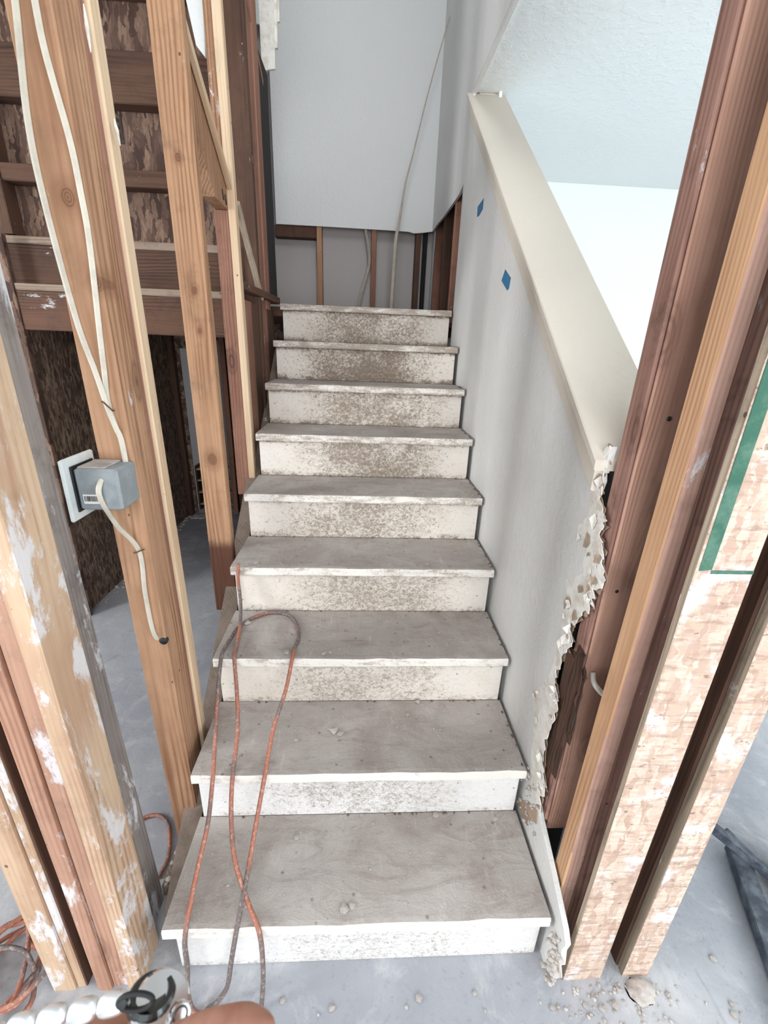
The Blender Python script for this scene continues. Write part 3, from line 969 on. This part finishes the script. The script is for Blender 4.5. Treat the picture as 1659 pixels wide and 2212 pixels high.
# ================================================================ cables on the landing
fc = thing('electrical_cable', 'flat white cable hanging in front of the landing back wall', 'cable', (0.63, 2.8, 1.62))
tube('sheath', fc, CABLE_D, [(0.935, 2.80, 3.33), (0.864, 2.80, 3.1), (0.797, 2.80, 2.854), (0.735, 2.80, 2.594), (0.691, 2.80, 2.418), (0.661, 2.80, 2.21), (0.644, 2.80, 2.102), (0.637, 2.80, 1.907), (0.629, 2.80, 1.61)],
     [0.003, 0.0035, 0.004, 0.0045, 0.006, 0.0085, 0.0125, 0.014, 0.014], flat=((0, 1, 0), 0.4), n=8)
fd = thing('electrical_cable', 'pair of thin cables crossing behind the stud in the open wall cavity', 'cable', (0.45, 3.02, 1.62))
tube('sheath', fd, CABLE_D, [(0.44, 2.992, 2.21), (0.462, 2.99, 2.10), (0.474, 2.99, 1.99), (0.43, 2.99, 1.82), (0.38, 2.99, 1.62)], 0.005, n=6)
tube('sheath', fd, CABLE_D, [(0.43, 3.0, 2.21), (0.455, 3.0, 2.10), (0.465, 3.0, 1.98), (0.415, 3.0, 1.80), (0.365, 3.0, 1.62)], 0.005, n=6)

# ================================================================ FRAMING, RIGHT
t = thing('end_post', 'tall reddish redwood end stud of the knee wall, split from the torn drywall', 'post', (0.97, 0.15, 0.28))
stud('stud', t, REDW, 0.934, 1.023, 0.129, 0.167, 0.27, 2.51, lean=0.0)
tag(stud('edge_strip', t, REDW_D, 0.926, 0.9335, 0.131, 0.178, 0.30, 2.51), 'mottled darker left face')
tube('nail_hole', t, INK, [(0.975, 0.1285, 1.33), (0.975, 0.131, 1.33)], 0.0045, n=8, seg=1)
tube('nail_hole', t, INK, [(0.960, 0.1285, 0.98), (0.960, 0.131, 0.98)], 0.004, n=8, seg=1)

t = thing('plastered_stud', 'reddish stud with orange edge and white plaster smears right of the end stud', 'stud', (0.97, 0.03, 0))
def face_mat(o, mat2, test):
    o.data.materials.append(mat2)
    for p_ in o.data.polygons:
        if test(p_.normal):
            p_.material_index = 1
    return o


face_mat(stud('stud', t, REDW_PL, 0.930, 0.9645, 0.016, 0.062, 0.0, 2.51, lean=0.014, leany=-0.006), ORANGE_E, lambda n_: n_.x < -0.6)
stud('stud', t, REDW_D, 0.965, 1.006, 0.018, 0.062, 0.0, 2.51, lean=0.014, leany=-0.006)
tb = thing('shade_board', 'added black board imitating shade in the hollow behind the redwood end stud', 'board', (1.0, 0.24, 0))
stud('board', tb, BLACK, 0.928, 1.028, 0.20, 0.21, 0.0, 1.05)  # black board added so the hollow behind the stud looks unlit

t = thing('osb_post', 'pale strand-board faced post with a green painted band at its left edge', 'post', (1.0, -0.04, 0))
def osb_edge(o):
    o.data.materials.append(EDGE_GREY)
    for p_ in o.data.polygons:
        if p_.normal.x < -0.9:
            p_.material_index = 1
    return o


osb_edge(stud('osb_strip', t, OSB_L, 0.946, 1.040, -0.053, -0.038, 0, 2.51, lean=0.010, ragged=.002, jit=.0012, ch=.001))
stud('stud', t, DARK, 0.985, 1.034, -0.0375, -0.018, 0, 2.51, lean=0.010)
g = poly_slab('green_band', t, GREEN, [(0.9545, 1.126), (0.975, 1.128), (0.984, 2.0), (0.986, 2.5), (0.961, 2.5), (0.9585, 2.0)], 'y', -0.0548, 0.0014, jit=.0003)
g['label'] = 'dark green painted band'
gl = poly_slab('green_line', t, GREEN, [(0.975, 1.121), (1.044, 1.121), (1.044, 1.126), (0.975, 1.127)], 'y', -0.0546, 0.0012)
gl['label'] = 'thin green marker line'

t = thing('osb_post', 'outermost pale strand-board post at the right, across the dark gap', 'post', (1.13, -0.03, 0))
osb_edge(stud('osb_strip', t, OSB_L, 1.098, 1.163, -0.052, -0.030, 0, 2.51, lean=0.014, ragged=.002, jit=.0012, ch=.001))
tag(stud('stud', t, DARK, 1.094, 1.160, -0.029, 0.064, 0, 2.51, lean=0.012), 'dark stud behind the strand-board')
# added dark board imitates the shade at the back of the gap
tb = thing('shade_board', 'added dark board imitating shade in the gap between the two strand-board posts', 'board', (1.05, 0.1, 0))
stud('board', tb, DARK, 0.99, 1.2, 0.082, 0.10, 0, 2.51)

t = thing('rotten_stringer', 'blackened splintered timber end sticking out beside the torn drywall', 'timber', (0.93, 0.17, 0.4))
ROTB = []
for (ya_, yb_, za_, zb_, xo, ln) in [(0.150, 0.185, 0.37, 0.80, 0.0, 0.0), (0.118, 0.148, 0.45, 0.81, -0.001, 0.0), (0.100, 0.117, 0.60, 0.78, 0.001, 0.0)]:
    stud('splinter', t, ROT, 0.9205 + xo, 0.9255 + xo, ya_, yb_, za_, zb_, leany=0.02, ragged=0.02, jit=.002, ch=.001)

t = tube('cable_stub', None, CABLE, [(0.951, 0.128, 0.776), (0.952, 0.118, 0.758), (0.966, 0.108, 0.740), (0.982, 0.104, 0.730), (0.998, 0.110, 0.728)], 0.006, n=10)
tag(t, 'short white cable stub bent between the two red studs', 'cable')

# ================================================================ blue tape on the stair wall
for P, lab in [([(1.562, 2.001), (1.463, 2.006), (1.463, 1.968), (1.520, 1.958), (1.555, 1.962)], 'upper small piece of blue masking tape on the stair wall'),
               ([(1.036, 1.690), (0.962, 1.655), (0.968, 1.625), (0.985, 1.620), (1.068, 1.660)], 'lower larger piece of blue masking tape on the stair wall')]:
    tp = poly_slab('masking_tape', None, TAPE, P, 'x', 0.9112, 0.0008)
    tag(tp, lab, 'tape')

# ================================================================ extension cord looped down the steps
K = RISE / RUN
R_C = 0.0056
left_run = [(0.237, 0.50, 0.5465), (0.243, 0.56, 0.5465), (0.225, 0.634, 0.5465), (0.185, 0.689, 0.5465), (0.12, 0.697, 0.5465), (0.065, 0.66, 0.5465), (0.037, 0.61, 0.5465), (0.029, 0.55, 0.547), (0.026, 0.50, 0.549),
            (0.028, 0.458, 0.548), (0.037, 0.375, 0.485), (0.051, 0.285, 0.42), (0.062, 0.215, 0.369), (0.068, 0.135, 0.305), (0.060, 0.06, 0.245), (0.059, -0.028, 0.187), (0.064, -0.052, 0.12), (0.062, -0.066, 0.05), (0.070, -0.078, 0.010), (0.093, -0.092, 0.0065), (0.112, -0.12, 0.0065), (0.14, -0.2, 0.0065)]
right_run = [(0.238, 0.455, 0.548), (0.228, 0.385, 0.495), (0.205, 0.30, 0.435), (0.196, 0.214, 0.370), (0.188, 0.15, 0.315), (0.180, 0.07, 0.25), (0.171, -0.028, 0.187), (0.160, -0.05, 0.12), (0.148, -0.062, 0.05), (0.122, -0.072, 0.010), (0.104, -0.09, 0.0185), (0.09, -0.14, 0.0065)]
ec = thing('extension_cord', 'dusty orange extension cord looped over the lower steps', 'cord', (0.15, 0.3, 0.3))
tube('cord_run', ec, CORD, list(reversed(right_run)) + left_run, R_C, n=8, seg=6)
mid_run = [(0.030, 0.700, 0.735), (0.028, 0.690, 0.68), (0.034, 0.675, 0.60), (0.048, 0.60, 0.563), (0.062, 0.50, 0.552), (0.067, 0.457, 0.548), (0.090, 0.38, 0.49), (0.108, 0.30, 0.43), (0.113, 0.214, 0.370), (0.122, 0.15, 0.315), (0.145, 0.08, 0.262),
           (0.185, 0.02, 0.215), (0.222, -0.028, 0.188), (0.232, -0.055, 0.12), (0.230, -0.068, 0.05), (0.226, -0.085, 0.0065), (0.222, -0.15, 0.0065), (0.20, -0.3, 0.0065)]
tube('cord_run', ec, CORD, mid_run, R_C, n=8, seg=6)

# cord pile on the floor behind the near left post, and loop by the bottom plate
cp = thing('extension_cord', 'tangle of dusty orange cord on the floor at the far lower left', 'cord', (-0.36, 0.0, 0))
rng = random.Random(9)
pts = []
for k in range(46):
    a = k * 0.72
    rr = 0.075 + 0.022 * math.sin(k * 1.9)
    pts.append((-0.375 + math.cos(a) * rr + 0.02 * math.sin(k * .31), -0.005 + math.sin(a) * rr * 1.2 + 0.03 * math.cos(k * .23), 0.008 + k * 0.0011 + 0.008 * abs(math.sin(k * 2.3))))
tube('cord_run', cp, CORD, pts, R_C, n=7, seg=5)
tube('cord_run', cp, CORD, [(-0.30, -0.02, 0.05), (-0.335, 0.0, 0.09), (-0.40, -0.005, 0.10), (-0.43, -0.04, 0.05), (-0.41, -0.12, 0.01)], R_C, n=7)
lo = tube('extension_cord', None, CORD, [(-0.29, 0.30, 0.0065), (-0.25, 0.352, 0.0065), (-0.20, 0.37, 0.0065), (-0.155, 0.345, 0.0065), (-0.128, 0.295, 0.0065), (-0.112, 0.24, 0.0065), (-0.118, 0.19, 0.0065)], R_C, n=8)
tag(lo, 'short curve of orange cord on the floor beside the rubble plate', 'cord')

# ================================================================ dusty dark steel stand, right edge
sd = thing('steel_stand', 'dusty dark steel stand at the right edge, leaning bar and upright', 'stand', (1.65, 0.12, 0))
beam('upright', sd, STEEL_D, (1.685, 0.15, 0.02), (2.03, 0.76, 0.60), 0.05, 0.03, upv=(0, 1, 0))
beam('diagonal_bar', sd, STEEL_D, (1.45, 0.20, 0.175), (1.665, 0.125, 0.02), 0.022, 0.028)
beam('base_bar', sd, STEEL_D, (1.600, 0.215, 0.030), (1.42, -0.22, 0.022), 0.05, 0.035)
beam('foot', sd, STEEL_D, (1.57, 0.235, 0.075), (1.66, 0.13, 0.015), 0.03, 0.012)
beam('base_bar', sd, STEEL_D, (1.66, 0.12, 0.03), (1.60, -0.26, 0.018), 0.06, 0.03)

# ================================================================ plaster crumbs
def chip_mesh(seed):
    r = random.Random(seed)
    bm = bmesh.new()
    bmesh.ops.create_icosphere(bm, subdivisions=1, radius=1)
    for v in bm.verts:
        v.co *= r.uniform(0.6, 1.15)
        v.co.z *= 0.45
    me = bpy.data.meshes.new('plaster_crumb')
    bm.to_mesh(me)
    bm.free()
    me.materials.append(PLASTER)
    return me


CH = [chip_mesh(k) for k in range(5)]
rng = random.Random(21)
chips = [(0.663, 0.229, .18, .011), (0.413, 0.012, .18, .013), (0.43, 0.02, .18, .009), (0.365, 0.361, .36, .016), (0.385, 0.35, .36, .012), (0.33, 0.487, .54, .010), (0.35, 0.492, .54, .008), (0.216, 0.492, .54, .011),
         (0.629, 0.493 - .02, .36, .011), (0.591, 0.42, .36, .007), (0.451, 0.235, .18, .006), (0.834, 0.216, .18, .008), (0.276, 0.178, .18, .008), (0.079, 0.735, .72, .010), (0.261, 0.33, .36, .009), (0.06, 0.64, .54, .014)]
for k, (x, y, z, s) in enumerate(chips):
    o = bpy.data.objects.new('plaster_crumb', CH[k % 5])
    COL.objects.link(o)
    o.location = (x, y, z + s * 0.30)
    o.scale = (s, s, s)
    o.rotation_euler = (0, 0, rng.uniform(0, 6.28))
    stp = ('first', 'second', 'third', 'fourth')[int(round(z / .18)) - 1]
    sid = 'left end' if x < 0.15 else 'left half' if x < 0.32 else 'middle' if x < 0.56 else 'right half' if x < 0.75 else 'right end'
    dep = (y - (int(round(z / .18)) - 1) * RUN) / RUN
    dpt = 'near its front edge' if dep < 0.2 else 'halfway back' if dep < 0.7 else 'against the riser'
    tag(o, '%s plaster crumb on the %s tread from the floor, %s, %s' % ('larger' if s > .0115 else 'small', stp, sid, dpt), 'rubble', 'plaster crumbs on the treads')
fl = [(0.273, -0.07, .008), (0.387, -0.085, .009), (0.591, -0.075, .010), (0.725, -0.07, .007), (1.352, -0.024, .010), (1.326, -0.124, .009), (1.19, -0.087, .008), (0.369, -0.13, .006), (1.018, -0.106, .009), (1.05, -0.10, .011), (0.98, -0.10, .008), (1.075, -0.075, .009), (0.9, -0.10, .008), (0.02, -0.06, .012), (0.0, -0.03, .010)]
for k, (x, y, s) in enumerate(fl):
    o = bpy.data.objects.new('plaster_crumb', CH[(k + 2) % 5])
    COL.objects.link(o)
    o.location = (x, y, s * 0.30)
    o.scale = (s, s, s)
    o.rotation_euler = (0, 0, rng.uniform(0, 6.28))
    wh = ('by the near left posts' if x < 0.1 else 'before the left half of the first riser' if x < 0.45 else 'before the right half of the first riser' if x < 0.8
          else 'below the right end of the first step' if x < 0.95 else 'at the foot of the inner strand-board post' if x < 1.1 else 'at the foot of the outer strand-board post' if x < 1.25 else 'out on the floor right of the posts')
    tag(o, '%s plaster crumb on the floor %s' % ('larger' if s > .0105 else 'tiny' if s < .0075 else 'small', wh), 'rubble', 'plaster crumbs on the floor')


def rubble(name, spots, label, seed, lo, hi, mat=None):
    r = random.Random(seed)
    bm = bmesh.new()
    for (x, y, z) in spots:
        s = r.uniform(lo, hi)
        mt = Matrix.Translation((x, y, z + s * .3)) @ Matrix.Rotation(r.uniform(0, 6.28), 4, 'Z') @ Matrix.Diagonal((s, s * r.uniform(.6, 1), s * .5, 1))
        bmesh.ops.create_icosphere(bm, subdivisions=1, radius=1, matrix=mt)
    o = from_bm(name, bm, mat or PLASTER)
    tag(o, label, 'rubble', kind='stuff')


r = random.Random(33)
sp_ = []
for i in range(1, 8):
    for k in range(26):
        sp_.append((r.uniform(.02, .88), (i - 1) * RUN + r.uniform(0.0, 0.215), RISE * i))
    for k in range(10):
        sp_.append((r.uniform(.02, .88), (i - 1) * RUN + r.uniform(0.19, 0.216), RISE * i))
rubble('tread_grit', sp_, 'fine plaster grit scattered over the stair treads', 1, .0012, .0036)
rubble('plate_rubble', [(r.uniform(-.082, -.012), r.uniform(.155, .275), .040) for k in range(90)], 'grey plaster rubble heaped on the bottom plate left of the first step', 2, .003, .009)
rubble('floor_grit', [(r.uniform(-.02, 1.4), r.uniform(-.25, -.07), 0) for k in range(70)] + [(r.gauss(1.0, .06), r.gauss(-.10, .03), 0) for k in range(60)] + [(r.gauss(1.13, .04), -.062 - abs(r.gauss(0, .03)), 0) for k in range(40)],
       'fine plaster grit strewn over the concrete floor in front of the steps', 3, .002, .006)
rubble('alcove_rubble', [(-1.04 + abs(r.gauss(0, .03)), r.uniform(1.6, 2.95), 0) for k in range(90)] + [(r.uniform(-1.03, -.7), 2.97 + r.uniform(-.05, .02), 0) for k in range(60)], 'pale rubble along the foot of the dark strand-board wall', 4, .006, .02)

rubble('gypsum_lumps', [(r.uniform(.898, .911), r.uniform(-.075, -.03), r.uniform(0.0, .17)) for k in range(60)] + [(r.uniform(.900, .911), .20 + r.uniform(-.07, .06), r.uniform(.20, .36)) for k in range(36)], 'white crumbly gypsum lumps clinging to the broken foot of the stair wall', 5, .003, .009)

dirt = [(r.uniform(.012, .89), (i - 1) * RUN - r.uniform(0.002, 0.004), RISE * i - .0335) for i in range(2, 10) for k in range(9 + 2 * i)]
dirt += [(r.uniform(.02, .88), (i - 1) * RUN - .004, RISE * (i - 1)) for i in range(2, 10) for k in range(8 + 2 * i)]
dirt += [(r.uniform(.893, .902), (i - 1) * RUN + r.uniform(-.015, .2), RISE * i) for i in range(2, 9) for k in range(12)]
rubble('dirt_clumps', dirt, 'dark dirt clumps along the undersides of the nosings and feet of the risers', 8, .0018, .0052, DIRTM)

# heap of plaster mud at the foot of the strand-board posts
bm = bmesh.new()
bmesh.ops.create_uvsphere(bm, u_segments=20, v_segments=10, radius=1)
for v in bm.verts:
    n = mnoise.noise(v.co * 2.3) * 0.25
    v.co = Vector((v.co.x * (0.034 + .012 * n), v.co.y * 0.026, max(v.co.z, 0) * 0.013)) * (1 + n)
mh = from_bm('plaster_heap', bm, PLASTER, None, (1.128, -0.080, 0), smooth=True)
tag(mh, 'small mound of dried plaster at the foot of the outer strand-board post', 'rubble')

# ================================================================ hand and wristwatch at the bottom edge
person = thing('person', 'person reaching in at the bottom edge, only a bare hand and wrist showing', 'person', (0.28, -0.50, 0.52))


def limb(bm, pts, rads, flat=1.0, n=14, seg=6, side=(1, 0.2, 0.3)):
    C = catmull(pts, seg)
    N_ = len(C)
    side = Vector(side)
    rings = []
    for i, c in enumerate(C):
        t = (C[min(i + 1, N_ - 1)] - C[max(i - 1, 0)]).normalized()
        s = (side - t * side.dot(t)).normalized()
        u = t.cross(s)
        f = i / (N_ - 1) * (len(rads) - 1)
        k = min(int(f), len(rads) - 2)
        r_ = rads[k] + (rads[k + 1] - rads[k]) * (f - k)
        rings.append([bm.verts.new(c + s * math.cos(a) * r_ + u * math.sin(a) * r_ * flat) for a in [6.28318 * j / n for j in range(n)]])
    for a, b in zip(rings, rings[1:]):
        for j in range(n):
            bm.faces.new((a[j], a[(j + 1) % n], b[(j + 1) % n], b[j]))
    for rg, p, sgn in ((rings[0], C[0], -1), (rings[-1], C[-1], 1)):
        t = (C[1] - C[0]).normalized() if sgn < 0 else (C[-1] - C[-2]).normalized()
        apex = bm.verts.new(p + t * sgn * (rads[0] if sgn < 0 else rads[-1]) * 0.7)
        for j in range(n):
            bm.faces.new((rg[j], rg[(j + 1) % n], apex))


bm = bmesh.new()
limb(bm, [(0.115, -0.56, 0.53), (0.18, -0.53, 0.76), (0.235, -0.508, 0.925), (0.262, -0.499, 0.995), (0.279, -0.497, 1.026), (0.300, -0.507, 1.040), (0.318, -0.520, 1.042)],
     [0.044, 0.046, 0.038, 0.033, 0.031, 0.030, 0.026], 0.72)
limb(bm, [(0.285, -0.505, 1.030), (0.315, -0.520, 1.040), (0.345, -0.532, 1.052), (0.372, -0.541, 1.066)], [0.030, 0.036, 0.036, 0.028], 0.5, side=(0.2, 0.2, -1))
limb(bm, [(0.305, -0.512, 1.040), (0.3496, -0.5212, 1.1062), (0.3712, -0.5253, 1.1328), (0.3851, -0.528, 1.142), (0.3961, -0.5309, 1.1447)], [0.017, 0.0118, 0.0098, 0.0100, 0.0072])
for k, (fp, rr) in enumerate([
        ([(0.350, -0.533, 1.070), (0.384, -0.545, 1.094), (0.4037, -0.5559, 1.1029), (0.3969, -0.5639, 1.0981), (0.378, -0.5611, 1.0928)], 0.0090),
        ([(0.350, -0.535, 1.055), (0.388, -0.548, 1.074), (0.408, -0.5598, 1.0826), (0.400, -0.5674, 1.078), (0.380, -0.5646, 1.0735)], 0.0092),
        ([(0.350, -0.536, 1.040), (0.386, -0.549, 1.054), (0.405, -0.5617, 1.0623), (0.397, -0.5688, 1.0579), (0.378, -0.5661, 1.0541)], 0.0088),
        ([(0.348, -0.535, 1.026), (0.380, -0.548, 1.035), (0.395, -0.5596, 1.0421), (0.388, -0.5663, 1.0388), (0.371, -0.5637, 1.0358)], 0.0078)]):
    limb(bm, fp, [rr * 1.1, rr * 1.05, rr, rr * 0.92, rr * 0.75], n=10)
org = origin(person)
for v in bm.verts:
    v.co -= org
hand = from_bm('arm_and_hand', bm, SKIN, person, org, smooth=True)
md = hand.modifiers.new('blend', 'REMESH')
md.mode = 'VOXEL'
md.voxel_size = 0.0028
md.use_smooth_shade = True
md = hand.modifiers.new('soften', 'SMOOTH')
md.factor = 0.5
md.iterations = 5

wt = thing('wristwatch', 'polished steel wristwatch with oval bracelet links at the bottom left edge', 'watch', (0.28, -0.49, 1.06))
view = Vector((-0.17, 0.13, -0.36)).normalized()
L_ = [(0.2283, -0.4953, 1.0603), (0.2461, -0.4938, 1.0656), (0.2636, -0.493, 1.0706), (0.2811, -0.4925, 1.0750), (0.2978, -0.4918, 1.0795)]
for k, c in enumerate(L_):
    bm = bmesh.new()
    bmesh.ops.create_uvsphere(bm, u_segments=20, v_segments=10, radius=1)
    for v in bm.verts:
        x, y, z = v.co
        v.co = Vector((math.copysign(abs(x) ** 0.7, x) * 0.0086, math.copysign(abs(y) ** 0.75, y) * 0.0058, math.copysign(abs(z) ** 0.8, z) * 0.0042))
    ax = Vector((0.0175, 0.0007, 0.0046)).normalized()
    zz = (-view - ax * (-view).dot(ax)).normalized()
    yy = zz.cross(ax)
    rot = Matrix((ax, yy, zz)).transposed().to_euler()
    o = from_bm('link', bm, LINKM, wt, c, rot, smooth=True)


def disc(name, parent, mat, c, axis, r_, h, hole=0.0, n=32):
    axis = Vector(axis).normalized()
    prof = [(r_ * 0.9, -h), (r_, -h * 0.6), (r_, h * 0.5), (r_ * 0.88, h)]
    if hole:
        prof += [(hole, h), (hole, -h)]
    else:
        prof = [(0.0005, -h)] + prof + [(0.0005, h * 1.1)]
    bm = bmesh.new()
    rows = [[bm.verts.new((pr * math.cos(6.28318 * j / n), pr * math.sin(6.28318 * j / n), ph)) for j in range(n)] for pr, ph in prof]
    rows_ = rows + ([rows[0]] if hole else [])
    for a, b in zip(rows_, rows_[1:]):
        for j in range(n):
            bm.faces.new((a[j], a[(j + 1) % n], b[(j + 1) % n], b[j]))
    if not hole:
        bm.faces.new(rows[0])
        bm.faces.new(rows[-1])
    return from_bm(name, bm, mat, parent, c, axis.to_track_quat('Z', 'Y').to_euler(), smooth=False)


disc('case', wt, CHROME, (0.3247, -0.4935, 1.0802), (0.35, 0.05, 0.9), 0.0155, 0.0045)
disc('bezel', wt, GUN, (0.3195, -0.4915, 1.0838), (0.15, 0.25, 0.9), 0.0125, 0.0035, hole=0.0085)
disc('dial', wt, GLASS_D, (0.3192, -0.4919, 1.0838), (0.15, 0.25, 0.9), 0.0088, 0.0022)
crn = disc('crown', wt, CHROME, (0.3380, -0.4990, 1.0838), (0.45, -0.45, 0.75), 0.0055, 0.003)
disc('crown_ring', crn, GUN, (0.3387, -0.4998, 1.0851), (0.45, -0.45, 0.75), 0.0040, 0.0027, hole=0.0032)
# oval clasp ring lying over the last link
clp = []
for j in range(25):
    a = 6.28318 * j / 24
    clp.append(Vector((0.3150, -0.4972, 1.0935)) + Vector((1, -0.01, 0.12)) * 0.0095 * math.cos(a) + Vector((-0.12, 0.45, 0.85)) * 0.0042 * math.sin(a))
tube('clasp_ring', wt, INK, clp, 0.0014, n=8, raw=True)
disc('clasp_pin', wt, GUN, (0.3085, -0.4975, 1.0932), (-0.2, -0.5, 0.8), 0.0028, 0.0012)
